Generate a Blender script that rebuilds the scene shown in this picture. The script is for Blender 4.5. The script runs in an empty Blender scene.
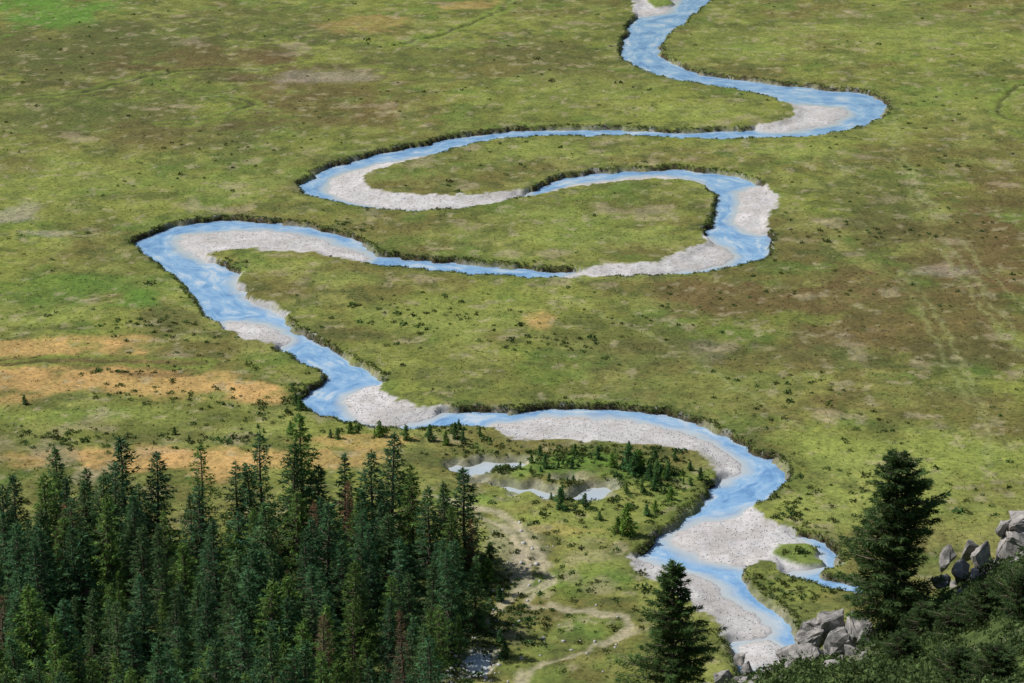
import bpy, bmesh, math, random
import numpy as np
from mathutils import Vector, Euler, noise as mnoise
random.seed(7); rng=np.random.default_rng(7)
H=130.0; PITCH=math.radians(20.0); F=2310.0
scene=bpy.context.scene

# ---------------------------------------------------------------- image pixel helpers
def g(u,v,z=0.0):
    a=(u-512)/F; b=-(v-341.5)/F
    dy=math.cos(PITCH)+b*math.sin(PITCH); dz=-math.sin(PITCH)+b*math.cos(PITCH)
    t=(H-z)/(-dz); return (a*t, dy*t)
def at_y(u,v,Y):
    a=(u-512)/F; b=-(v-341.5)/F
    dy=math.cos(PITCH)+b*math.sin(PITCH); dz=-math.sin(PITCH)+b*math.cos(PITCH)
    t=Y/dy; return (a*t, Y, H+dz*t)
def catmull(pts,n=4,closed=True):
    P=np.array(pts,float); N=len(P); out=[]
    rngi=range(N) if closed else range(N-1)
    for i in rngi:
        if closed: p0,p1,p2,p3=P[i-1],P[i],P[(i+1)%N],P[(i+2)%N]
        else: p0,p1,p2,p3=P[max(i-1,0)],P[i],P[i+1],P[min(i+2,N-1)]
        for k in range(n):
            t=k/n
            out.append(0.5*((2*p1)+(-p0+p2)*t+(2*p0-5*p1+4*p2-p3)*t*t+(-p0+3*p1-3*p2+p3)*t**3))
    if not closed: out.append(P[-1])
    return out
def W(pts,n=3,closed=True):
    return np.array([g(u,v) for u,v in catmull(pts,n,closed)],dtype=np.float32)

# ---------------------------------------------------------------- numpy noise
def vnoise(x,y,seed=0):
    xi=np.floor(x).astype(np.int64); yi=np.floor(y).astype(np.int64)
    fx=(x-xi).astype(np.float32); fy=(y-yi).astype(np.float32)
    fx=fx*fx*(3-2*fx); fy=fy*fy*(3-2*fy)
    T=np.random.default_rng(1000+seed).random((256,256)).astype(np.float32)
    a=T[xi&255,yi&255]; b=T[(xi+1)&255,yi&255]; c=T[xi&255,(yi+1)&255]; d=T[(xi+1)&255,(yi+1)&255]
    return (a*(1-fx)+b*fx)*(1-fy)+(c*(1-fx)+d*fx)*fy
def fbm(x,y,scale,seed=0,octv=4,gain=0.5):
    s=0;amp=1;tot=0;f=1/scale
    for o in range(octv):
        s=s+amp*vnoise(x*f+17.3*o,y*f-9.1*o,seed+o); tot+=amp; amp*=gain; f*=2.03
    return s/tot
def ss(a,b,x):
    t=np.clip((x-a)/(b-a),0,1); return t*t*(3-2*t)
def sdf(poly,X,Y,big=50.0):
    out=np.full(X.shape,big,np.float32)
    m=(X>poly[:,0].min()-8)&(X<poly[:,0].max()+8)&(Y>poly[:,1].min()-8)&(Y<poly[:,1].max()+8)
    x=X[m]; y=Y[m]
    if x.size==0: return out
    d=np.full(x.shape,1e9,np.float32); ins=np.zeros(x.shape,bool)
    N=len(poly)
    for i in range(N):
        ax,ay=poly[i]; bx,by=poly[(i+1)%N]
        ex,ey=bx-ax,by-ay; L=ex*ex+ey*ey+1e-9
        wx=x-ax; wy=y-ay
        t=np.clip((wx*ex+wy*ey)/L,0,1)
        dx=wx-ex*t; dy=wy-ey*t
        np.minimum(d,dx*dx+dy*dy,out=d)
        if ay!=by:
            c=((ay>y)!=(by>y))&(x<ex*(y-ay)/(by-ay)+ax)
            ins^=c
    d=np.sqrt(d); out[m]=np.where(ins,-d,d); return out
def pdist(line,X,Y,big=50.0,mar=5):
    out=np.full(X.shape,big,np.float32)
    m=(X>line[:,0].min()-mar)&(X<line[:,0].max()+mar)&(Y>line[:,1].min()-mar)&(Y<line[:,1].max()+mar)
    x=X[m]; y=Y[m]; d=np.full(x.shape,1e9,np.float32)
    for i in range(len(line)-1):
        ax,ay=line[i]; ex,ey=line[i+1]-line[i]; L=ex*ex+ey*ey+1e-9
        t=np.clip(((x-ax)*ex+(y-ay)*ey)/L,0,1)
        np.minimum(d,(x-ax-ex*t)**2+(y-ay-ey*t)**2,out=d)
    out[m]=np.sqrt(d); return out

# ---------------------------------------------------------------- river, ponds and paths traced in image pixels, projected to the ground
bankA=[(655,-60),(640,-25),(632,0),(634,10),(627,22),(622,38),(621,52),(632,64),(655,74),(690,82),(730,88),(765,95),(788,103),(794,110),
(782,119),(755,124),(720,127),(680,128),(640,127),(600,126),(560,125),(520,127),(480,131),(440,137),(400,146),(365,153),(335,160),(312,170),(301,181),
(306,192),(330,200),(370,206),(410,209),(450,208),(480,204),(520,198),(560,191),(600,184),(650,179),(690,181),(708,189),(713,201),(711,216),(701,230),(705,239),
(690,247),(660,259),(620,265),(570,268),(520,264),(470,260),(420,256),(390,252),(371,244),(362,237),(340,230),(310,222),(270,217),(220,216),(180,221),(150,230),(132,242),
(150,258),(175,276),(195,296),(209,318),(230,331),(262,344),(288,354),(312,367),(326,376),(306,387),(299,400),(312,412),(340,420),(375,426),(410,428),(450,428),(490,428),
(502,437),(540,440),(590,441),(640,443),(680,448),(703,458),(711,472),(704,490),(690,507),(670,524),(651,539),(641,551),(622,559),(645,575),(668,590),(692,601),(707,612),(720,628),(722,645),(732,662),(740,683),(745,705)]
bankB=[(745,-60),(735,-25),(715,0),(700,8),(688,20),(672,32),(663,46),(668,56),(690,66),(720,74),(770,80),(820,85),(860,89),(884,97),(889,106),(882,118),(865,126),(830,133),(790,136),(760,137),(720,137),(680,137),(640,136),(600,135),(550,135),(500,139),(460,147),(430,155),(400,163),(375,170),(366,180),(380,188),(410,192),(440,194),(480,193),(520,189),(545,181),(570,173),(600,168),(640,166),(680,166),(710,168),(740,172),(765,182),(777,193),(775,210),(767,225),(774,240),(770,254),(745,262),(700,271),(650,275),(600,277),(560,277),(520,276),(470,273),(420,269),(380,266),(350,260),(310,252),(270,249),(235,249),(212,253),(222,262),(240,271),(240,280),(262,299),(288,312),(302,330),(330,344),(365,361),(387,376),(377,387),(400,400),(430,406),(470,407),(520,405),(570,403),(620,404),(670,409),(700,418),(730,432),(760,449),(784,461),(790,474),(777,490),(760,503),(768,519),(800,529),(832,534),(845,549),(842,562),(826,569),(845,575),(878,580),(880,590),(845,590),(812,584),(788,574),(765,561),(750,567),(752,580),(775,600),(797,618),(806,635),(806,660),(804,683),(802,705)]
channel=W(bankA+bankB[::-1],3)
bars_px=[
[(630,-10),(676,-10),(668,7),(650,11),(628,12)],
[(780,100),(812,102),(838,104),(846,111),(838,119),(810,124),(780,127),(755,124),(780,115)],
[(330,179),(345,170),(370,163),(400,158),(425,153),(405,166),(382,172),(372,181),(390,187),(440,192),(490,190),(524,187),(505,199),(465,204),(420,205),(380,202),(350,196),(335,188)],
[(535,198),(580,182),(630,174),(670,172),(692,177),(703,188),(670,184),(640,184),(600,189),(560,196)],
[(737,190),(755,184),(772,186),(782,200),(776,216),(768,228),(750,227),(738,219),(741,205)],
[(700,232),(725,243),(734,251),(716,260),(680,267),(640,272),(600,275),(565,274),(620,262),(660,254),(690,240)],
[(180,238),(198,229),(230,226),(270,226),(308,232),(338,243),(372,252),(350,262),(310,256),(270,254),(235,254),(212,258),(196,251)],
[(224,320),(250,319),(278,326),(284,337),(265,346),(240,340)],
[(236,272),(262,284),(296,312),(275,307),(254,294)],
[(342,396),(356,388),(378,384),(392,393),(415,399),(445,407),(430,414),(400,419),(370,419),(350,410)],
[(490,424),(530,415),(580,413),(630,415),(670,423),(705,437),(728,450),(742,463),(725,470),(712,476),(690,452),(640,448),(590,446),(540,445),(496,441)],
[(676,537),(690,524),(715,516),(738,513),(750,505),(775,522),(800,536),(820,548),(812,560),(780,566),(750,562),(720,556),(695,549)],
[(620,555),(660,559),(690,571),(716,584),(740,603),(768,620),(756,631),(735,633),(715,628),(695,608),(665,595),(640,580)],
[(742,640),(770,636),(790,648),(780,662),(752,660)],
]
bars=[W(b,3) for b in bars_px]
islets=[W(p,3) for p in [[(771,548),(782,543),(800,542),(822,545),(818,552),(826,557),(805,560),(790,558),(776,556)],[(646,-6),(670,-8),(672,3),(652,5)]]]
ponds=[W(p,3) for p in [
[(447,463),(458,459),(470,460),(482,456),(500,458),(515,457),(528,461),(512,466),(498,464),(486,470),(462,472)],
[(495,483),(508,482),(522,486),(536,484),(548,488),(560,493),(545,498),(532,492),(515,494),(502,489)],
[(566,492),(580,487),(592,483),(612,482),(620,488),(604,491),(612,496),(588,498),(572,497)],
[(470,478),(482,476),(488,480),(476,483)],[(560,478),(575,476),(584,479),(570,482)],
[(463,655),(482,648),(497,655),(490,668),(474,672)]]]
streams=[W(p,4,False) for p in [
[(165,84),(185,93),(240,99),(250,105),(215,117),(188,124),(165,123)],
[(512,-10),(500,10),(455,30),(400,45)],
[(1040,80),(1015,88),(998,104),(1005,118),(1040,124)],
[(0,366),(60,362),(130,361),(200,364)],
[(0,98),(80,92),(170,72),(260,70)]]]
paths=[W(p,4,False) for p in [
[(430,498),(475,508),(505,522),(530,545),(547,575),(530,598),(535,608),(575,610),(618,616),(628,630),(600,645),(560,657),(530,672),(520,700)],
[(547,572),(530,588),(505,605),(490,622)],
[(470,515),(500,530),(525,560),(520,590),(498,612)]]]
tracks=[W(p,4,False) for p in [
[(885,120),(905,180),(935,240),(985,310),(1040,380)],[(893,120),(914,180),(946,240),(998,310),(1050,372)],
[(905,160),(945,220),(990,275),(1040,320)],[(895,270),(930,330),(965,390),(990,440)],[(905,270),(945,330),(980,400),(995,470)],
[(0,340),(80,300),(160,272)],[(560,300),(640,330),(720,380),(800,430)]]]

# ---------------------------------------------------------------- ground grid
def geo(a,b,n): return np.geomspace(a,b,n)
xc=np.arange(-152,152.01,0.38); ext=152+geo(1.5,7000,26)
xs=np.concatenate([-ext[::-1],xc,ext])
ys=np.concatenate([-geo(8,400,8)[::-1],np.arange(0,228,1.3),np.arange(229,345,0.4),np.arange(345,450,0.55),np.arange(450,690,0.8),690+geo(1.5,9000,28)])
nx,ny=len(xs),len(ys)
X,Y=np.meshgrid(xs,ys); X=X.astype(np.float32).ravel(); Y=Y.astype(np.float32).ravel()
wx=X+(fbm(X,Y,2.6,3,3)-0.5)*2.1+(fbm(X,Y,9,13,2)-0.5)*1.8; wy=Y+(fbm(X,Y,2.6,8,3)-0.5)*2.6+(fbm(X,Y,9,18,2)-0.5)*2.2
ch=sdf(channel,wx,wy)
pond=np.full(X.shape,50,np.float32)
for p in ponds: pond=np.minimum(pond,sdf(p,wx,wy))
bar=np.full(X.shape,50,np.float32)
for p in bars: bar=np.minimum(bar,sdf(p,wx,wy))
bar=bar-0.25
isl=np.full(X.shape,50,np.float32)
for p in islets: isl=np.minimum(isl,sdf(p,wx,wy))
st=np.full(X.shape,50,np.float32)
for p in streams: st=np.minimum(st,pdist(p,wx,wy))
pa=np.full(X.shape,50,np.float32)
for p in paths: pa=np.minimum(pa,pdist(p,wx,wy))
tr=np.full(X.shape,50,np.float32)
for p in tracks: tr=np.minimum(tr,pdist(p,wx,wy))

WL=-0.95
n_big=fbm(X,Y,60,21,4); n_mid=fbm(X,Y,14,31,4); n_sm=fbm(X,Y,3.0,41,4); n_fine=fbm(X,Y,1.1,51,2)
Z=(n_big-0.5)*1.2*ss(3,25,ch)+(n_mid-0.5)*0.7*ss(0.5,8,ch)+(n_sm-0.5)*0.45*ss(-0.3,3,ch)+(n_fine-0.5)*0.10
Z=np.maximum(Z,-0.6)
slump=ss(0.50,0.66,fbm(X,Y,6.5,45,3,.6))
gravel_z=WL+0.03+np.minimum(0.35,0.13*np.maximum(-bar,0))+(n_mid-0.5)*0.45*ss(0,-3,bar)+(n_sm-0.5)*0.12*ss(0,-1.5,bar)
dw=np.minimum(-ch,bar)
water_z=WL-0.03-np.minimum(0.7,0.3*np.maximum(dw,0))
inz=np.where(bar<0,gravel_z,water_z)
wid=0.45+2.2*ss(0.3,-1.2,bar)+1.1*slump
t=ss(0,1,(-ch)/wid)
Z=Z*(1-t)+inz*t
ti=ss(0.6,-0.6,isl); Z=Z*(1-ti)+(-0.25)*ti
tp=ss(1.2,-0.5,pond); Z=Z*(1-tp)+(WL-0.06-np.minimum(0.4,0.3*np.maximum(-pond,0)))*tp
stm=ss(.35,.6,n_mid+.1)
Z=Z-0.35*np.exp(-(st/0.6)**2)*stm-0.10*np.exp(-(pa/0.5)**2)

# the mountainside the photographer stands on
YC=120.0
prof=[(380,720),(560,715),(660,705),(715,692),(745,678),(790,666),(850,656),(895,630),(945,595),(985,572),(1024,558),(1100,530),(1250,480)]
px=[at_y(u,v,YC) for u,v in prof]
zc=np.interp(X,[p[0] for p in px],[p[2] for p in px]).astype(np.float32)
yb=226.0
front=zc+(126.3-zc)/YC*(YC-Y)
back=zc-(zc+3)/(yb-YC)*(Y-YC)
zh=np.where(Y<YC,front,back)
amp=np.clip(np.abs(Y-0)/60,0,1)*np.clip((226-Y)/40,0,1)
zh=zh+((fbm(X,Y,11,61,4)-0.5)*3.0+(fbm(X,Y,2.8,65,3)-0.5)*0.9)*amp*np.where(Y<YC,0.55,1)
hm=ss(-1,1.5,zh-0.0)*(Y<228)
Z=np.where(Y<228,np.maximum(Z,0)*(1-hm)+zh*hm,Z)
R=np.sqrt(X**2+Y**2)
Z=Z+np.maximum(0,R-1100)*0.35*(0.6+0.8*fbm(X,Y,700,71,4))*(Y>0)
Z=Z.astype(np.float32)
Zg=Z.reshape(ny,nx)
def gi(x,y):
    i=np.clip(np.searchsorted(ys,y)-1,0,ny-2); j=np.clip(np.searchsorted(xs,x)-1,0,nx-2)
    return i,j
def hgt(x,y):
    x=np.asarray(x,float);y=np.asarray(y,float); i,j=gi(x,y)
    fx=(x-xs[j])/(xs[j+1]-xs[j]); fy=(y-ys[i])/(ys[i+1]-ys[i])
    return (Zg[i,j]*(1-fx)+Zg[i,j+1]*fx)*(1-fy)+(Zg[i+1,j]*(1-fx)+Zg[i+1,j+1]*fx)*fy

# ---------------------------------------------------------------- ground colours (real-world base colours)
def C(*c): return np.array(c,np.float32)
col=np.empty((X.size,3),np.float32)
def mix(mask,c):
    global col
    m=mask[:,None].astype(np.float32); col=col*(1-m)+c*m
k=ss(0.32,0.68,n_big*0.5+n_mid*0.5)
col[:]=C(0.120,0.133,0.036); mix(k,C(0.190,0.212,0.050))
mix(ss(0.48,0.68,fbm(X,Y,26,81,5,0.62))*0.62,C(0.132,0.102,0.042))
mix(ss(0.50,0.66,fbm(X,Y,6,86,4,0.6))*0.5,C(0.238,0.252,0.078))
mix(ss(0.51,0.66,fbm(X,Y,4.5,91,4,0.65))*0.6,C(0.075,0.095,0.030))
mix(ss(0.55,0.72,fbm(X,Y,12,93,5,0.65))*0.5,C(0.10,0.17,0.035))
ORG=C(0.52,0.32,0.13); BR=C(0.10,0.22,0.034); LIME=C(0.24,0.285,0.07); HEA=C(0.128,0.088,0.040); DK=C(0.062,0.072,0.026); PALE=C(0.38,0.33,0.28); OLV=C(0.088,0.092,0.034)
ell=[(110,50,240,45,OLV,.9),(60,8,75,24,BR,.9),(100,112,220,30,OLV,.7),(330,95,110,40,HEA,.7),(330,78,60,9,PALE,.5),(250,25,150,22,OLV,.6),(365,25,45,9,ORG,.4),(470,4,40,6,ORG,.5),(560,55,60,40,OLV,.55),(420,60,150,20,OLV,.6),(200,60,120,14,HEA,.7),(160,140,160,16,HEA,.4),
(20,215,28,14,PALE,.6),(40,235,50,7,PALE,.55),(15,165,35,10,HEA,.6),(70,180,120,30,LIME,.35),(240,140,80,24,OLV,.5),(200,185,90,14,LIME,.4),
(95,290,100,22,BR,.5),(60,318,60,14,LIME,.5),(180,320,60,18,OLV,.6),(130,300,55,12,BR,.6),
(150,382,185,19,ORG,1.0),(255,388,45,14,ORG,1.0),(40,348,95,10,ORG,.9),(95,340,60,6,ORG,.6),(20,400,40,10,ORG,.7),(30,455,80,16,ORG,1.0),(130,458,80,18,ORG,1.0),(215,462,60,17,ORG,1.0),(300,462,90,12,ORG,.7),(360,440,60,8,ORG,.6),(90,415,150,12,LIME,.6),(170,375,50,4,HEA,.8),(270,430,60,8,LIME,.6),
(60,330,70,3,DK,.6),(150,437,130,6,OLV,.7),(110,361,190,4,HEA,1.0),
(540,321,20,9,ORG,.7),(600,300,60,10,LIME,.35),(710,350,20,14,PALE,.35),(760,300,160,28,HEA,.7),(640,345,110,26,OLV,.6),(470,380,90,18,OLV,.5),(640,395,120,16,OLV,.5),(820,350,120,20,OLV,.6),
(900,320,160,60,HEA,.8),(960,240,110,40,HEA,.8),(850,400,160,30,HEA,.45),(1000,190,60,40,HEA,.7),(880,200,50,60,OLV,.6),(940,270,40,6,PALE,.4),(700,290,80,30,HEA,.5),(960,350,80,26,DK,.5),(1000,420,60,30,HEA,.5),
(540,150,110,14,LIME,.6),(600,230,110,22,LIME,.65),(560,215,70,10,LIME,.4),(450,235,60,14,LIME,.4),(330,280,60,12,LIME,.5),(440,320,100,26,LIME,.5),(560,275,80,6,LIME,.5),
(900,30,160,30,LIME,.4),(760,40,80,24,LIME,.5),(800,150,70,14,LIME,.5),(960,100,70,40,LIME,.4),(560,90,110,24,LIME,.4),(700,112,90,10,LIME,.45),(900,20,120,10,OLV,.5),
(760,385,180,30,LIME,.4),(900,460,140,40,LIME,.75),(850,510,80,26,LIME,.75),(960,500,90,40,LIME,.5),
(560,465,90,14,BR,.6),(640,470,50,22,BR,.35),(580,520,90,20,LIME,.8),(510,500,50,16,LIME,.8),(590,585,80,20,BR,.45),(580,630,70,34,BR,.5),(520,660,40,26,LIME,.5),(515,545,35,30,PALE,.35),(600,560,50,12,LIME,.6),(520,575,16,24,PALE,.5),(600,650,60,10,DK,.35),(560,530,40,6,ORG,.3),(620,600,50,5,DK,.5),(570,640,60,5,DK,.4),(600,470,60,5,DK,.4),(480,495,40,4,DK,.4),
(800,592,55,20,LIME,.5),(460,500,40,10,BR,.5),
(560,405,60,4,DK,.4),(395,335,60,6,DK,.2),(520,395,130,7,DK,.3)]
wob=(fbm(X,Y,10,95,5,0.62)-0.5)*2.6+(n_sm-0.5)*1.0
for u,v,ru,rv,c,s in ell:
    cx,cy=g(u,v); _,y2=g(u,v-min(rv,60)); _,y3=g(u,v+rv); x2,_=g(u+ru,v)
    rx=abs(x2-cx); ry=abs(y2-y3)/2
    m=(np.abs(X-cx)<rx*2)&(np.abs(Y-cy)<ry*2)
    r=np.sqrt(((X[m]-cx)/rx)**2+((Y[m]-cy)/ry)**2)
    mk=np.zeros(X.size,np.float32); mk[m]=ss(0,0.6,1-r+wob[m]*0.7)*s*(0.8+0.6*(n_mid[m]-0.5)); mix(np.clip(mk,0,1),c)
mix(ss(0.64,0.76,fbm(X,Y,2.4,101,3,0.6))*0.5,C(0.33,0.29,0.18))
mix(ss(0.68,0.80,fbm(X,Y,9,103,3,0.6))*0.4,C(0.36,0.29,0.20))
mix(np.exp(-(tr/0.45)**2)*0.42*ss(0.1,0.5,n_mid),C(0.27,0.29,0.12))
mix(np.exp(-(st/0.6)**2)*0.7*stm,C(0.045,0.06,0.022))
mix(np.exp(-((st-1.6)/0.8)**2)*0.5,C(0.16,0.24,0.04))
mix(ss(0.85,0.2,pa+ (n_sm-0.5)*1.2)*0.7,C(0.42,0.37,0.26))
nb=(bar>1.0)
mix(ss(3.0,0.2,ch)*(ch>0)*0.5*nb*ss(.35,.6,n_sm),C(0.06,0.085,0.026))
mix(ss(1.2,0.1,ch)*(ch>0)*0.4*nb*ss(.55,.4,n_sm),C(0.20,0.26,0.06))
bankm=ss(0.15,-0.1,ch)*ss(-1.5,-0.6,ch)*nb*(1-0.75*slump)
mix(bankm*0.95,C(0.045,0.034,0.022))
grav=ss(0.0,-0.5,ch+ (n_fine-0.5)*1.6)*(1-bankm)*(1-nb*slump*ss(-1.6,-1.0,ch)*0.85)
gc=C(0.515,0.497,0.490)[None,:]*(0.72+0.50*fbm(X,Y,5,111,4,.6))[:,None]
m=grav[:,None]; col=col*(1-m)+gc*m
mix(grav*ss(0.48,0.62,fbm(X,Y,2.5,115,3,.6))*0.35,C(0.35,0.32,0.28))
wet=grav*ss(-0.9,0.1,bar)*0.5; mix(wet,C(0.29,0.30,0.31))
mix(grav*ss(0.60,0.72,fbm(X,Y,4,121,3))*0.5*ss(-2.2,0,ch),C(0.17,0.19,0.07))
pm_=ss(1.3,0.2,pond+(n_sm-.5)*2)*0.7; mix(pm_,C(0.34,0.33,0.26))
mix(ss(0.4,-0.4,isl),C(0.15,0.20,0.05)); grav=grav*(1-ss(0.4,-0.4,isl))
forest_px=[(-120,560),(0,556),(60,552),(130,540),(220,548),(300,545),(380,540),(430,548),(462,572),(478,600),(482,640),(462,672),(440,705),(430,760),(-160,760)]
forest=np.array([g(u,v) for u,v in forest_px],np.float32)
fo=sdf(forest,wx,wy)
mix(ss(2,-2,fo)*0.75,C(0.060,0.085,0.028))
hillm=ss(228,218,Y)*(Z>1)
mix(hillm,C(0.060,0.085,0.026)); mix(hillm*ss(.5,.65,fbm(X,Y,3,131,4))*0.7,C(0.10,0.14,0.035)); mix(hillm*ss(.6,.72,fbm(X,Y,4,136,4))*0.6,C(0.2,0.19,0.17))
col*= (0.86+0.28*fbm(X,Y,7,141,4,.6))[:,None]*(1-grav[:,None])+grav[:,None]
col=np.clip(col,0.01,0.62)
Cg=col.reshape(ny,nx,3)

def attr_col(me,name,arr):
    a=me.attributes.new(name,'FLOAT_COLOR','POINT')
    d=np.ones((len(arr),4),np.float32); d[:,:3]=arr; a.data.foreach_set('color',d.ravel())
def attr_f(me,name,arr):
    a=me.attributes.new(name,'FLOAT','POINT'); a.data.foreach_set('value',np.asarray(arr,np.float32))
def mesh_np(name,V,faces,k,smooth=False):
    me=bpy.data.meshes.new(name); V=np.asarray(V,np.float32); faces=np.asarray(faces,np.int32)
    me.vertices.add(len(V)); me.vertices.foreach_set('co',V.ravel())
    me.loops.add(faces.size); me.loops.foreach_set('vertex_index',faces.ravel())
    n=len(faces); me.polygons.add(n); me.polygons.foreach_set('loop_start',np.arange(0,n*k,k,dtype=np.int32))
    if smooth: me.polygons.foreach_set('use_smooth',np.ones(n,bool))
    me.update(calc_edges=True); me.validate(); return me
def obj(name,me,mat=None,parent=None):
    o=bpy.data.objects.new(name,me); scene.collection.objects.link(o)
    if mat is not None: me.materials.append(mat)
    if parent: o.parent=parent
    return o
# ---------------------------------------------------------------- materials
def newmat(name):
    m=bpy.data.materials.new(name); m.use_nodes=True; nt=m.node_tree; nt.nodes.clear()
    out=nt.nodes.new('ShaderNodeOutputMaterial'); b=nt.nodes.new('ShaderNodeBsdfPrincipled'); nt.links.new(b.outputs[0],out.inputs[0])
    return m,nt,b,out
def N(nt,t,**kw):
    n=nt.nodes.new(t)
    for k,v in kw.items():
        if k in n.inputs: n.inputs[k].default_value=v
        else: setattr(n,k,v)
    return n
def ramp(nt,src,stops):
    r=nt.nodes.new('ShaderNodeValToRGB'); e=r.color_ramp.elements
    e[0].position=stops[0][0]; e[0].color=(*stops[0][1],1); e[1].position=stops[-1][0]; e[1].color=(*stops[-1][1],1)
    for p,c in stops[1:-1]:
        x=e.new(p); x.color=(*c,1)
    nt.links.new(src,r.inputs[0]); return r
def mixc(nt,a,b,fac,mode='MIX'):
    m=nt.nodes.new('ShaderNodeMix'); m.data_type='RGBA'; m.blend_type=mode
    for sock,val in ((m.inputs[0],fac),(m.inputs[6],a),(m.inputs[7],b)):
        if isinstance(val,bpy.types.NodeSocket): nt.links.new(val,sock)
        elif isinstance(val,(int,float)): sock.default_value=val
        else: sock.default_value=(*val,1)
    return m.outputs[2]
gm,nt,b,out=newmat('meadow_ground')
at=N(nt,'ShaderNodeAttribute',attribute_name='tint'); ag=N(nt,'ShaderNodeAttribute',attribute_name='gravel'); tc=N(nt,'ShaderNodeTexCoord')
n1=N(nt,'ShaderNodeTexNoise',Scale=1.5,Detail=5.0,Roughness=0.62); nt.links.new(tc.outputs['Object'],n1.inputs['Vector'])
n2=N(nt,'ShaderNodeTexNoise',Scale=0.35,Detail=5.0,Roughness=0.65); nt.links.new(tc.outputs['Object'],n2.inputs['Vector'])
r1=ramp(nt,n1.outputs['Fac'],[(0.3,(0.58,0.60,0.58)),(0.5,(1,1,1)),(0.72,(1.34,1.30,1.24))])
r2=ramp(nt,n2.outputs['Fac'],[(0.3,(0.74,0.78,0.76)),(0.7,(1.25,1.22,1.2))])
rg_=ramp(nt,n1.outputs['Fac'],[(0.32,(0.78,0.78,0.79)),(0.5,(1,1,1)),(0.7,(1.14,1.13,1.12))])
c=mixc(nt,at.outputs['Color'],r1.outputs[0],1.0,'MULTIPLY'); c=mixc(nt,c,r2.outputs[0],1.0,'MULTIPLY')
cg=mixc(nt,at.outputs['Color'],rg_.outputs[0],1.0,'MULTIPLY'); c=mixc(nt,c,cg,ag.outputs['Fac'])
nt.links.new(c,b.inputs['Base Color']); b.inputs['Roughness'].default_value=0.95; b.inputs['Specular IOR Level'].default_value=0.1
mr=N(nt,'ShaderNodeMapRange'); nt.links.new(ag.outputs['Fac'],mr.inputs[0]); mr.inputs[3].default_value=0.55; mr.inputs[4].default_value=0.14
bp=N(nt,'ShaderNodeBump',Strength=0.6,Distance=0.3); nt.links.new(mr.outputs[0],bp.inputs['Strength']); nt.links.new(n1.outputs['Fac'],bp.inputs['Height']); nt.links.new(bp.outputs[0],b.inputs['Normal'])

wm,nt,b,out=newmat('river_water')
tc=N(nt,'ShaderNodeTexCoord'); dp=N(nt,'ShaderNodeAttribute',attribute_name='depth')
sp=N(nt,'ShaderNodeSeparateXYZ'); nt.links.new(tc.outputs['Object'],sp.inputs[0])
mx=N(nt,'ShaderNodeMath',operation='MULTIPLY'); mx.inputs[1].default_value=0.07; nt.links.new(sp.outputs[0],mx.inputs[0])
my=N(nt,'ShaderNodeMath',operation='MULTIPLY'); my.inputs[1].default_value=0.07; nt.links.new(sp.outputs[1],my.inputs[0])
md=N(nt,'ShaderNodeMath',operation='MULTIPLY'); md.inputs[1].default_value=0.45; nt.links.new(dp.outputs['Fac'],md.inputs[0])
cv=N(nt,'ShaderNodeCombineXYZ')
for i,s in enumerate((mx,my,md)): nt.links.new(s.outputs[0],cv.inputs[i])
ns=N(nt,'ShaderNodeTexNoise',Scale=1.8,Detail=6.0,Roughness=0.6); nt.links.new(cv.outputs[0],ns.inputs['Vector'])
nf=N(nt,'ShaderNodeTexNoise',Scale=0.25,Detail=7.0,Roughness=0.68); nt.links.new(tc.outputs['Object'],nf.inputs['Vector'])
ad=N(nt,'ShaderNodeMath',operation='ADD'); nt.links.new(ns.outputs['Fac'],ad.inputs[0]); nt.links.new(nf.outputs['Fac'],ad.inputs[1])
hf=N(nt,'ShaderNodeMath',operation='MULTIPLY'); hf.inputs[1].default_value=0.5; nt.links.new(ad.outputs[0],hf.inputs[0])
deep=ramp(nt,hf.outputs[0],[(0.38,(0.115,0.245,0.45)),(0.46,(0.18,0.34,0.55)),(0.53,(0.26,0.42,0.60)),(0.61,(0.46,0.54,0.61))])  # milky glacial tint, with the blue sky reflection painted into the base colour
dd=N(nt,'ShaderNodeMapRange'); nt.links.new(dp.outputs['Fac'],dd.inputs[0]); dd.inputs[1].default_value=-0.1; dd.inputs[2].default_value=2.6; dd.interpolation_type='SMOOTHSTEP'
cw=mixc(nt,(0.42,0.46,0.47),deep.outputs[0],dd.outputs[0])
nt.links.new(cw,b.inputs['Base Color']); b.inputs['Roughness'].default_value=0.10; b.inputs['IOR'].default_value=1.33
nr=N(nt,'ShaderNodeTexNoise',Scale=2.2,Detail=4.0,Roughness=0.6); nt.links.new(tc.outputs['Object'],nr.inputs['Vector'])
bp=N(nt,'ShaderNodeBump',Strength=0.45,Distance=0.09); nt.links.new(nr.outputs['Fac'],bp.inputs['Height']); nt.links.new(bp.outputs[0],b.inputs['Normal'])

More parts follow.
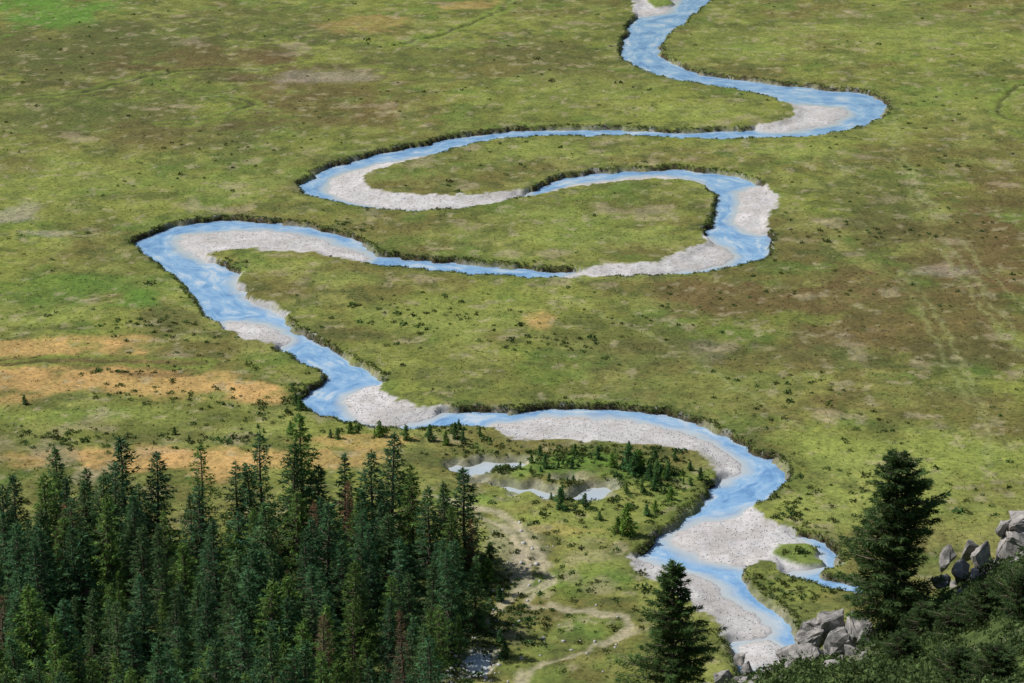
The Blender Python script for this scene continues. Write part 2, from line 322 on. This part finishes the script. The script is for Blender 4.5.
def foliage(name,tr=0.3,rand=True):
    m,nt,b,out=newmat(name)
    a=N(nt,'ShaderNodeAttribute',attribute_name='tint'); c=a.outputs['Color']
    if rand:
        oi=N(nt,'ShaderNodeObjectInfo'); c=mixc(nt,c,oi.outputs['Color'],1.0,'MULTIPLY')
    nt.links.new(c,b.inputs['Base Color']); b.inputs['Roughness'].default_value=0.8; b.inputs['Specular IOR Level'].default_value=0.15
    t=N(nt,'ShaderNodeBsdfTranslucent'); nt.links.new(c,t.inputs[0]); mi=N(nt,'ShaderNodeMixShader'); mi.inputs[0].default_value=tr
    nt.links.new(b.outputs[0],mi.inputs[1]); nt.links.new(t.outputs[0],mi.inputs[2]); nt.links.new(mi.outputs[0],out.inputs[0]); return m
fol=foliage('conifer_foliage',0.40); shr=foliage('shrub_foliage',0.25,False)
bk,nt,b,out=newmat('bark'); tc=N(nt,'ShaderNodeTexCoord'); n1=N(nt,'ShaderNodeTexNoise',Scale=4.0,Detail=5.0); nt.links.new(tc.outputs['Object'],n1.inputs['Vector'])
r=ramp(nt,n1.outputs['Fac'],[(0.3,(0.05,0.035,0.025)),(0.7,(0.17,0.13,0.10))]); nt.links.new(r.outputs[0],b.inputs['Base Color']); b.inputs['Roughness'].default_value=0.95
def rockmat(name,stops,bs):
    rk,nt,b,out=newmat(name); tc=N(nt,'ShaderNodeTexCoord'); n1=N(nt,'ShaderNodeTexNoise',Scale=1.3,Detail=9.0,Roughness=0.7); nt.links.new(tc.outputs['Object'],n1.inputs['Vector'])
    r=ramp(nt,n1.outputs['Fac'],stops); nt.links.new(r.outputs[0],b.inputs['Base Color']); b.inputs['Roughness'].default_value=0.9
    bp=N(nt,'ShaderNodeBump',Strength=bs,Distance=0.15); nt.links.new(n1.outputs['Fac'],bp.inputs['Height']); nt.links.new(bp.outputs[0],b.inputs['Normal']); return rk
rk=rockmat('granite',[(0.3,(0.05,0.05,0.045)),(0.42,(0.17,0.165,0.155)),(0.56,(0.32,0.30,0.285)),(0.75,(0.46,0.43,0.38))],0.9)
cob=rockmat('pale_cobble',[(0.3,(0.30,0.295,0.29)),(0.7,(0.54,0.53,0.51))],0.1)

# ---------------------------------------------------------------- ground + water objects
I=np.arange(ny-1)[:,None]*nx+np.arange(nx-1)[None,:]; I=I.ravel()
Q=np.stack([I,I+1,I+nx+1,I+nx],1)
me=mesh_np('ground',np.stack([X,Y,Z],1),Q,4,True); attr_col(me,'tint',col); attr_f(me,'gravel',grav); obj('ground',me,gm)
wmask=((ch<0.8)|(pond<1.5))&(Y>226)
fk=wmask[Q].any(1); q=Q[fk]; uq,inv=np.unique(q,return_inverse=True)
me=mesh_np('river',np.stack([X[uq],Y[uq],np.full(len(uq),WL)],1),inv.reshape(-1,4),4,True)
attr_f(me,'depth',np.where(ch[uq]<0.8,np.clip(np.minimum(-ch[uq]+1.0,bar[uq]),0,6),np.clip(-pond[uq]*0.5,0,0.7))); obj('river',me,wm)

# ---------------------------------------------------------------- leaf cloud helper
def sprays(P,D,ln,wd,rg,jit=0.5):
    n=len(P); D=D+rg.normal(0,jit,(n,3)); D/=np.linalg.norm(D,axis=1)[:,None]
    S=np.cross(D,rg.normal(0,1,(n,3))); S/=np.linalg.norm(S,axis=1)[:,None]+1e-9
    ln=ln*rg.uniform(.6,1.4,(n,1)); wd=wd*rg.uniform(.6,1.4,(n,1))
    V=np.stack([P-S*wd*0.5,P+S*wd*0.5,P+D*ln],1).reshape(-1,3)
    return V
def conifer_mesh(name,h,rmax,seed,limbs=260,per=26,ln=0.5,wd=0.17,crown0=0.1,irregular=0.25,shape=0.75,dead=False,base=(0.05,0.085,0.04),droop=0.25,gap=0.06,latk=0.30):
    rg=np.random.default_rng(seed)
    V=[];Fc=[]
    segs=9;sd=7; lean=rg.normal(0,0.012,2); tr=h*0.014+0.05
    def tc_(z): return np.array([lean[0]*z+0.08*math.sin(z*0.5+seed),lean[1]*z+0.06*math.cos(z*0.4+seed),z])
    for i in range(segs+1):
        z=h*i/segs*0.985-0.4*(i==0); r=tr*(1-i/segs)**0.85+0.015
        c=tc_(z)
        for k in range(sd):
            a=2*math.pi*k/sd; V.append(c+np.array([math.cos(a)*r,math.sin(a)*r,0]))
    for i in range(segs):
        for k in range(sd):
            a=i*sd+k;b2=i*sd+(k+1)%sd; Fc+= [(a,b2,b2+sd),(a,b2+sd,a+sd)]
    SP=[];SD=[];TN=[]
    lob=rg.uniform(0,6.28,3)
    for li in range(limbs):
        t=crown0+(0.985-crown0)*((li+rg.random())/limbs)**0.92
        az=li*2.399+rg.normal(0,0.35)
        tt=(t-crown0)/(1-crown0)
        pr=(1-tt)**shape*min(1,0.45+tt*5)
        L=rmax*pr*(1+irregular*math.sin(az*1.0+lob[0]+tt*9)+irregular*rg.normal(0,0.6))+0.15
        L=min(max(0.15,L),rmax*1.35)
        if rg.random()<gap: L*=0.45
        up=0.35*tt-droop*(1-tt)+rg.normal(0,0.08)
        d=np.array([math.cos(az),math.sin(az),up]); c=tc_(t*h)
        p0=c;p1=c+d*L*0.9+np.array([0,0,0.08*L]); r0=0.012*L+0.012
        side=np.array([-math.sin(az),math.cos(az),0]); upv=np.array([0,0,1.0]); bi=len(V)
        V+= [p0+side*r0*2,p0-side*r0*2,p0+upv*r0*2,p1]; Fc+= [(bi,bi+2,bi+3),(bi+2,bi+1,bi+3),(bi+1,bi,bi+3)]
        n=max(6,int(per*(L/rmax+0.18)*(1.0 if not dead else 0.5)))
        s=rg.uniform(0.18,1.0,n)**0.8
        lat=rg.uniform(-1,1,n)*L*latk*(1.15-s)
        pos=c+np.outer(s*L,d)+np.outer(0.10*L*s**2,upv)+np.outer(lat,side)+rg.normal(0,0.04*ln/0.5+0.02,(n,3))
        pos[:,2]-=np.abs(lat)*0.25+rg.uniform(0,0.22,n)*ln
        SP.append(pos); SD.append(np.tile(d*0.8+np.array([0,0,-0.15]),(n,1))+np.outer(np.sign(lat)*0.6,side))
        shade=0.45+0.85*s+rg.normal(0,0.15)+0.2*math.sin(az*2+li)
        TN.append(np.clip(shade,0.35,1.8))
    SP.append(np.array([tc_(h*z) for z in np.linspace(0.95,1.0,10)])); SD.append(np.tile([0,0,1.0],(10,1))); TN.append(np.ones(10))
    SP=np.concatenate(SP);SD=np.concatenate(SD);TN=np.concatenate(TN)
    V=np.array(V); nb=len(V); nbf=len(Fc)
    LV=sprays(SP,SD,ln,wd,rg,0.45); n=len(SP)
    LF=(np.arange(n*3)+nb).reshape(n,3)
    me=mesh_np(name,np.concatenate([V,LV]),np.concatenate([np.array(Fc),LF]),3)
    hue=rg.normal(0,0.10,n)
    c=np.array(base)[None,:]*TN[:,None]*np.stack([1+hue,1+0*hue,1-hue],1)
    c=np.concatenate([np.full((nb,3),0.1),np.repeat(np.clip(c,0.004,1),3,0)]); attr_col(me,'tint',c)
    me.materials.append(bk); me.materials.append(fol)
    mi=np.ones(len(me.polygons),np.int32); mi[:nbf]=0; me.polygons.foreach_set('material_index',mi)
    return me

larch=(0.102,0.190,0.070)
kw=dict(base=larch,gap=.18,latk=.28)
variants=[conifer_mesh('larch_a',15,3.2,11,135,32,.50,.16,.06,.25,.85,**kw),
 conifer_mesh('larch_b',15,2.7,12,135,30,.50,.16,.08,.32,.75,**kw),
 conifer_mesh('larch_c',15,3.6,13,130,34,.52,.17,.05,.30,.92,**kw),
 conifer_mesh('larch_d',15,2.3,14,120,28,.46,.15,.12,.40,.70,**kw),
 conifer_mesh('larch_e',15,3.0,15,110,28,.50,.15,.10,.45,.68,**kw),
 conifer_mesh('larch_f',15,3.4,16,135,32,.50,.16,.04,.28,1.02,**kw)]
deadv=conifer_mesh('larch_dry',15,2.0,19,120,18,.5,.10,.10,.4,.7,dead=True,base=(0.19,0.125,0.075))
forest_e=bpy.data.objects.new('conifer_forest',None); scene.collection.objects.link(forest_e)
cnt=0
def put(x,y,h,me=None,colr=None,name='conifer',parent=forest_e):
    global cnt
    me=me or random.choice(variants); o=bpy.data.objects.new(name,me); scene.collection.objects.link(o)
    o.location=(x,y,float(hgt(x,y))-0.1); s=h/15; w=s*random.uniform(.85,1.2); o.scale=(w,w,s); o.rotation_euler=(random.gauss(0,.02),random.gauss(0,.02),random.uniform(0,6.28))
    k=random.uniform(.70,1.25)
    o.color=(*(colr or random.choice([(k*.78,k*.92,k*1.1),(k,k,k),(k*.75,k*.88,k*1.0),(k*1.35,k*1.25,k*.8)])),1); o.parent=parent; cnt+=1; return o
def inpoly(poly,x,y):
    r=False;n=len(poly)
    for i in range(n):
        ax,ay=poly[i];bx,by=poly[(i+1)%n]
        if (ay>y)!=(by>y) and x<(bx-ax)*(y-ay)/(by-ay)+ax: r=not r
    return r
heroes=[(130,548,16.5),(118,560,14),(205,556,16),(160,552,14.5),(262,552,17),(305,556,20),(292,565,17),(390,552,17),(372,560,15.5),(60,566,13),(20,570,13.5),(345,556,14.5),(466,566,14),(415,566,13.5),(240,560,14),(90,570,13),(430,580,13)]
hp=[]
for u,v,h in heroes:
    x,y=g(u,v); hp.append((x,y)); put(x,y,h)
sp=4.0; yy=204.0; row=0
while yy<282:
    xx=-92+(row%2)*sp/2
    while xx<5:
        x=xx+random.uniform(-1.7,1.7); y=yy+random.uniform(-1.7,1.7); xx+=sp
        ok=inpoly(forest,x,y) if y>222 else (x<-9-(222-y)*0.1)
        if not ok or random.random()<0.08: continue
        if abs(x)>y*0.245+4: continue
        if min((x-a)**2+(y-b)**2 for a,b in hp)<4: continue
        h=random.uniform(9,14.5)+1.5*math.sin(x*0.21+1)
        if random.random()<0.15: h*=0.6
        if random.random()<0.02: put(x,y,h,deadv,(1,1,1))
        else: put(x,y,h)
    yy+=sp*0.9; row+=1
for u,v,h in [(350,575,13),(318,590,12),(70,590,12),(475,575,8),(275,600,11)]:
    x,y=g(u,v); put(x,y,h,deadv,(1.2,.95,.9))
yt=bpy.data.objects.new('young_larch_group',None); scene.collection.objects.link(yt)
ymesh=conifer_mesh('young_larch',15,4.6,31,80,24,1.4,.55,.02,.35,.75,base=(0.12,0.225,0.065),gap=.2)
yl=[(430,440,2.6),(446,445,2.2),(455,438,2.6),(463,444,2),(480,436,1.6),(627,535,4.6),(618,532,2.5),(560,510,3.2),(562,500,2.2),(640,470,3),(628,472,4.2),(634,475,3.4),(650,480,2.4),(612,468,2.2),(655,462,2),(598,460,2),(575,455,1.8),(700,480,2),(690,470,1.5),(540,456,1.7),(500,462,1.8),(520,470,1.3),(670,500,2),(655,512,1.7),(600,520,1.5),(585,507,2),(545,470,2.2),(470,560,3.5),(490,560,2.5),(500,600,2.2),(488,578,3),(25,405,1.6),(480,625,3),(500,640,1.8),(505,655,2.2),(490,665,2),(350,432,2),(380,436,2.5),(300,410,2.4),(296,404,1.8),(406,440,2.4)]
yl+=[(random.gauss(650,22),random.gauss(480,14),random.uniform(.8,2.2)) for _ in range(26)]+[(random.gauss(560,40),random.gauss(474,12),random.uniform(.7,1.6)) for _ in range(22)]+[(random.gauss(320,90),random.gauss(432,5),random.uniform(.8,1.8)) for _ in range(10)]
for u,v,h in yl:
    x,y=g(u,v); i,j=gi(x,y)
    if ch.reshape(ny,nx)[i,j]<0.5 or pond.reshape(ny,nx)[i,j]<0.6: continue
    put(x,y,h,ymesh,None,'young_larch',yt)

# ---------------------------------------------------------------- shrubs & tussocks (merged masses)
def blobmesh(name,pts,rad,cols,leaves,lsz,mat,flat=0.6):
    n=len(pts); rg=np.random.default_rng(99)
    idx=np.repeat(np.arange(n),leaves); m=len(idx)
    d=rg.normal(0,1,(m,3)); d/=np.linalg.norm(d,axis=1)[:,None]; d[:,2]=np.abs(d[:,2])*flat
    rr=rg.uniform(.35,1,m)**0.6
    ang=np.arctan2(d[:,1],d[:,0]); ph=rg.uniform(0,6.28,n)[idx]; lob=1+0.3*np.sin(ang*3+ph)+0.2*np.sin(ang*5+ph*2)
    P=pts[idx]+d*(rr*rad[idx]*lob)[:,None]
    V=sprays(P,d*0.6+np.array([0,0,.5]),1,1,rg,0.8)
    s=(rad[idx]*lsz).repeat(3)[:,None]; V=P.repeat(3,0)+(V-P.repeat(3,0))*s
    me=mesh_np(name,V,np.arange(m*3).reshape(m,3),3)
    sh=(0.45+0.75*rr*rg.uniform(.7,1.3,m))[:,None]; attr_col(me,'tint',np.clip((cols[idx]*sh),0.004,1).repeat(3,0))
    return obj(name,me,mat)
chg=ch.reshape(ny,nx); pg=pond.reshape(ny,nx); pag=pa.reshape(ny,nx)
def scatter(n,box):
    x=rng.uniform(box[0],box[1],n); y=rng.uniform(box[2],box[3],n)
    keep=np.abs(x)<y*0.245+6; x=x[keep];y=y[keep]; i,j=gi(x,y)
    k=(chg[i,j]>0.6)&(pg[i,j]>1.2)&(pag[i,j]>0.8); return x[k],y[k],i[k],j[k]
x,y,i,j=scatter(18000,(-152,152,228,640))
dn=fbm(x.astype(np.float32),y.astype(np.float32),16,201,3)
k=rng.random(len(x))<np.clip((dn-0.46)*2.6,0.015,1)*np.clip((640-y)/340,0.12,1)*0.6
x,y=x[k],y[k]
ex=[];
for u,v,ru,rv,n in [(570,455,70,12,150),(650,470,40,22,150),(610,500,80,25,120),(520,600,30,50,120),(490,580,15,45,70),(600,600,90,40,60),(150,325,60,14,45),(300,400,14,18,50),(60,438,70,10,60),(220,440,60,8,40),(560,345,70,10,40),(430,315,80,20,60),(120,372,30,2,20),(400,428,80,6,60),(800,592,50,16,60),(790,520,40,20,40),(850,500,90,40,80),(780,470,20,20,20),(220,262,24,6,20),(350,228,22,6,20),(150,395,120,12,30),(250,410,60,12,30),(60,55,60,40,10),(900,235,120,6,25),(480,460,40,20,70),(560,540,50,20,30),(350,255,20,5,10),(795,551,18,5,14),(500,470,30,5,40),(580,484,40,4,40)]:
    for _ in range(n):
        a,b_=rng.normal(0,.55,2); ex.append(g(u+a*ru,v+b_*rv))
ex=np.array(ex); i,j=gi(ex[:,0],ex[:,1]); ok=((chg[i,j]>0.3)|(isl.reshape(ny,nx)[i,j]<-.5))&(pg[i,j]>.5)&(pag[i,j]>.7); ex=ex[ok]
x=np.concatenate([x,ex[:,0]]);y=np.concatenate([y,ex[:,1]])
n=len(x); rad=rng.uniform(.2,.55,n)*np.where(rng.random(n)<.08,1.7,1)
cols=np.array([0.075,0.125,0.036])[None]*rng.uniform(.6,1.6,(n,1))*np.stack([rng.uniform(.8,1.5,n),np.ones(n),np.ones(n)],1)
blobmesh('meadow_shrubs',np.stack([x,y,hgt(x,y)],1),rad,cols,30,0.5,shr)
# turf overhanging the cut banks
cand=np.nonzero((ch>-0.35)&(ch<0.35)&(bar>1.0)&(pond>5)&(Y>232)&(Y<640)&(np.abs(X)<Y*0.24+4))[0]; pick=rng.choice(cand,min(5200,len(cand)),replace=False)
x=X[pick]+rng.uniform(-.2,.2,len(pick)); y=Y[pick]+rng.uniform(-.2,.2,len(pick)); n=len(x)
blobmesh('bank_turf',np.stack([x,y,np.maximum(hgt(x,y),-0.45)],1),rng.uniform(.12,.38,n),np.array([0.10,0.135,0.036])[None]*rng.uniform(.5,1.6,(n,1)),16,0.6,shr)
x=rng.uniform(4,38,4200);y=rng.uniform(36,128,4200); k=(x<y*0.25+4); x,y=x[k],y[k]
n=len(x); rad=rng.uniform(.25,.7,n)*np.clip(y/100,.45,1)
cols=np.array([0.065,0.10,0.032])[None]*rng.uniform(.5,1.7,(n,1))
blobmesh('hillside_shrubs',np.stack([x,y,hgt(x,y)],1),rad,cols,70,0.26,shr)
x=rng.uniform(-85,8,4000);y=rng.uniform(200,285,4000); k=np.array([inpoly(forest,a-2,b_) for a,b_ in zip(x,y)])|((y<224)&(x<2)); x,y=x[k],y[k]
n=len(x); rad=rng.uniform(.3,.9,n); cols=np.array([0.085,0.14,0.042])[None]*rng.uniform(.5,1.5,(n,1))
blobmesh('forest_undergrowth',np.stack([x,y,hgt(x,y)],1),rad,cols,22,0.45,shr)
x,y,i,j=scatter(80000,(-150,150,226,640)); k=rng.random(len(x))<np.clip((620-y)/330,0,1); x,y,i,j=x[k],y[k],i[k],j[k]; n=len(x)
gcol=Cg[i,j]*rng.uniform(.65,1.3,(n,1)).astype(np.float32)
P=np.stack([x,y,hgt(x,y)-0.03],1); idx=np.repeat(np.arange(n),3)
Pp=P[idx]+np.concatenate([rng.normal(0,.16,(len(idx),2)),np.zeros((len(idx),1))],1)
V=sprays(Pp,np.tile([0,0,1.0],(len(idx),1)),0.2,0.22,rng,0.7)
me=mesh_np('grass_tussocks',V,np.arange(len(V)).reshape(-1,3),3); attr_col(me,'tint',gcol[idx].repeat(3,0)); obj('grass_tussocks',me,shr)
m=(bar<-0.3)&(ch<-0.8)&(isl>0.5); cand=np.nonzero(m)[0]; n=7000; pick=rng.choice(cand,n)
x=X[pick]+rng.uniform(-.2,.2,n);y=Y[pick]+rng.uniform(-.2,.2,n)
ico=bmesh.new(); bmesh.ops.create_icosphere(ico,subdivisions=1,radius=1); iv=np.array([v.co[:] for v in ico.verts]); ifc=np.array([[v.index for v in f.verts] for f in ico.faces]); ico.free()
r=rng.uniform(.04,.15,n); V=iv[None]*(r[:,None,None]*rng.uniform(.6,1.3,(n,1,3)))*rng.uniform(.8,1.2,(n,len(iv),1)); V[:,:,2]*=.6
V+=np.stack([x,y,hgt(x,y)],1)[:,None,:]
me=mesh_np('river_cobbles',V.reshape(-1,3),(ifc[None]+np.arange(n)[:,None,None]*len(iv)).reshape(-1,3),3); obj('river_cobbles',me,cob)
ex=[]
for u,v,ru,rv,n_ in [(475,660,30,25,90),(450,675,20,20,50),(500,610,20,30,25),(530,560,25,30,20),(560,640,60,30,20)]:
    for _ in range(n_):
        a,b_=rng.normal(0,.5,2); ex.append(g(u+a*ru,v+b_*rv))
ex=np.array(ex); n=len(ex); r=rng.uniform(.12,.5,n)**1.3; V=iv[None]*(r[:,None,None]*rng.uniform(.6,1.3,(n,1,3)))*rng.uniform(.75,1.2,(n,len(iv),1)); V[:,:,2]*=.7
V+=np.stack([ex[:,0],ex[:,1],hgt(ex[:,0],ex[:,1])],1)[:,None,:]
me=mesh_np('scattered_stones',V.reshape(-1,3),(ifc[None]+np.arange(n)[:,None,None]*len(iv)).reshape(-1,3),3); obj('scattered_stones',me,cob)

# ---------------------------------------------------------------- rock outcrops
def rock(bm,c,s,seed):
    rg=random.Random(seed); b=bmesh.new()
    for _ in range(15):
        v=Vector((rg.gauss(0,1),rg.gauss(0,1),rg.gauss(0,1))).normalized()*rg.uniform(.75,1.1); b.verts.new((v.x*s[0],v.y*s[1],v.z*s[2]))
    bmesh.ops.convex_hull(b,input=b.verts[:])
    loose=[v for v in b.verts if not v.link_faces]; bmesh.ops.delete(b,geom=loose,context='VERTS')
    bmesh.ops.bevel(b,geom=b.edges[:],offset=0.05*min(s),segments=1,affect='EDGES')
    bmesh.ops.triangulate(b,faces=b.faces[:])
    bmesh.ops.subdivide_edges(b,edges=b.edges[:],cuts=2,use_grid_fill=True)
    for v in b.verts:
        k=mnoise.fractal(v.co*2.2+Vector((seed,0,0)),1,2,4)*0.2*min(s); v.co+=v.co.normalized()*k
    M=Euler(Vector((rg.uniform(-.5,.5),rg.uniform(-.5,.5),rg.uniform(0,6)))).to_matrix(); mp={}
    for v in b.verts: mp[v]=bm.verts.new(M@v.co+Vector(c))
    for f in b.faces:
        try: bm.faces.new([mp[v] for v in f.verts])
        except: pass
    b.free()
def outcrop(items,seed,extra=14,spread=2.5):
    bm=bmesh.new(); pts=[]
    for k,(u,v,Yd,sx,sz) in enumerate(items):
        x,y,z=at_y(u,v,Yd); pts.append((x,y,z)); rock(bm,(x,y,z),(sx,sx*random.uniform(.7,1.1),sz),seed+k)
    for k in range(extra):
        x,y,z=random.choice(pts); x+=random.gauss(0,spread*.6); y+=random.gauss(-1,1.2); s=random.uniform(.2,.55)
        rock(bm,(x,y,float(hgt(x,y))+s*.2),(s,s*.8,s*.7),seed+200+k)
    me=bpy.data.meshes.new('rock_outcrop'); bm.to_mesh(me); bm.free(); obj('rock_outcrop',me,rk)
outcrop([(770,670,121,.9,.8),(792,658,122,1.1,1.0),(812,634,123,1.0,1.4),(828,628,123,1.1,1.5),(838,645,120,1.3,1.2),(856,630,122,1.1,1.3),(812,657,119,1.2,.8),(852,657,119,.9,.8),(785,672,118,.8,.6),(868,640,120,.7,.8),(803,640,123,.6,.7),(835,672,112,1.2,.6),(800,665,120,.6,.5)],10)
outcrop([(1012,548,121,1.7,1.4),(987,558,120,1.2,1.2),(1032,524,122,1.9,1.6),(962,570,119,.8,.9),(998,573,118,1.1,.8),(947,560,122,.6,1.1),(970,550,122,.7,1.0),(1028,562,117,1.2,1.2),(940,580,119,.7,.6),(1005,530,122,.7,.7),(978,575,118,.6,.5)],40)
outcrop([(725,680,121,.9,.6),(748,672,120,.8,.7),(735,690,118,1.2,.6),(708,690,119,.7,.5),(762,684,116,.8,.5),(740,660,121,.5,.6)],70)

# ---------------------------------------------------------------- foreground pines
pm=conifer_mesh('swiss_pine_mesh',12,2.6,51,230,200,.27,.075,.05,.42,.46,base=(0.075,0.125,0.042),droop=0.0,gap=.20,latk=.36)
x,y,z=at_y(890,640,118); o=obj('pine_tree',pm); o.location=(x,y,float(hgt(x,y))-0.2); o.scale=(1,1,(at_y(897,450,118)[2]-float(hgt(x,y)))/12)
pm2=conifer_mesh('spruce_mesh',12,3.5,52,220,200,.27,.075,.03,.30,.74,base=(0.082,0.145,0.043),droop=0.10,gap=.18,latk=.32)
x,y,z=at_y(676,560,112); o=obj('spruce_tree',pm2); hz=float(hgt(x,y)); o.location=(x,y,hz-0.2); s=(z-hz)/12; o.scale=(s,s,s)
pm3=conifer_mesh('dwarf_pine_mesh',4,2.2,53,110,160,.24,.06,.02,.45,.5,base=(0.060,0.10,0.034),droop=0,gap=.2)
for k,(u,Yd,h) in enumerate([(985,102,2.2),(1020,98,2.4),(955,104,1.9),(1040,106,2.4),(925,112,1.9),(1000,84,1.9),(960,88,1.7),(905,102,1.7)]):
    x=(u-512)/F*Yd/0.90; o=obj('dwarf_pine',pm3); o.location=(x,Yd,float(hgt(x,Yd))-0.1); s=h/4; o.scale=(s*1.15,s*1.15,s); o.rotation_euler=(0,0,k*1.3)
for o in scene.objects:
    if o.name.startswith(('pine_tree','spruce_tree','dwarf_pine')): o.color=(1,1,1,1)

# ---------------------------------------------------------------- light, sky, camera
EL=math.radians(50); AZ=math.radians(-75)
S=Vector((math.sin(AZ)*math.cos(EL),math.cos(AZ)*math.cos(EL),math.sin(EL)))
l=bpy.data.lights.new('sun','SUN'); l.energy=4.7; l.angle=math.radians(0.5); l.color=(1,.96,.90)
o=bpy.data.objects.new('sun',l); scene.collection.objects.link(o); o.rotation_euler=S.to_track_quat('Z','Y').to_euler(); o.location=(0,0,400)
w=bpy.data.worlds.new('World'); scene.world=w; w.use_nodes=True; nt=w.node_tree
bgd=nt.nodes['Background']; sk=nt.nodes.new('ShaderNodeTexSky'); sk.sky_type='NISHITA'; sk.sun_disc=False; sk.sun_elevation=EL; sk.sun_rotation=AZ%(2*math.pi)
nt.links.new(sk.outputs[0],bgd.inputs[0]); bgd.inputs[1].default_value=0.085
cd=bpy.data.cameras.new('camera'); cd.sensor_width=36; cd.lens=F*36/1024; cd.clip_end=30000; cd.clip_start=0.5
co=bpy.data.objects.new('camera',cd); scene.collection.objects.link(co); co.location=(0,0,H); co.rotation_euler=(math.radians(70),0,0); scene.camera=co
scene.view_settings.view_transform='Standard'; scene.view_settings.look='None'; scene.view_settings.exposure=0
print('trees',cnt)
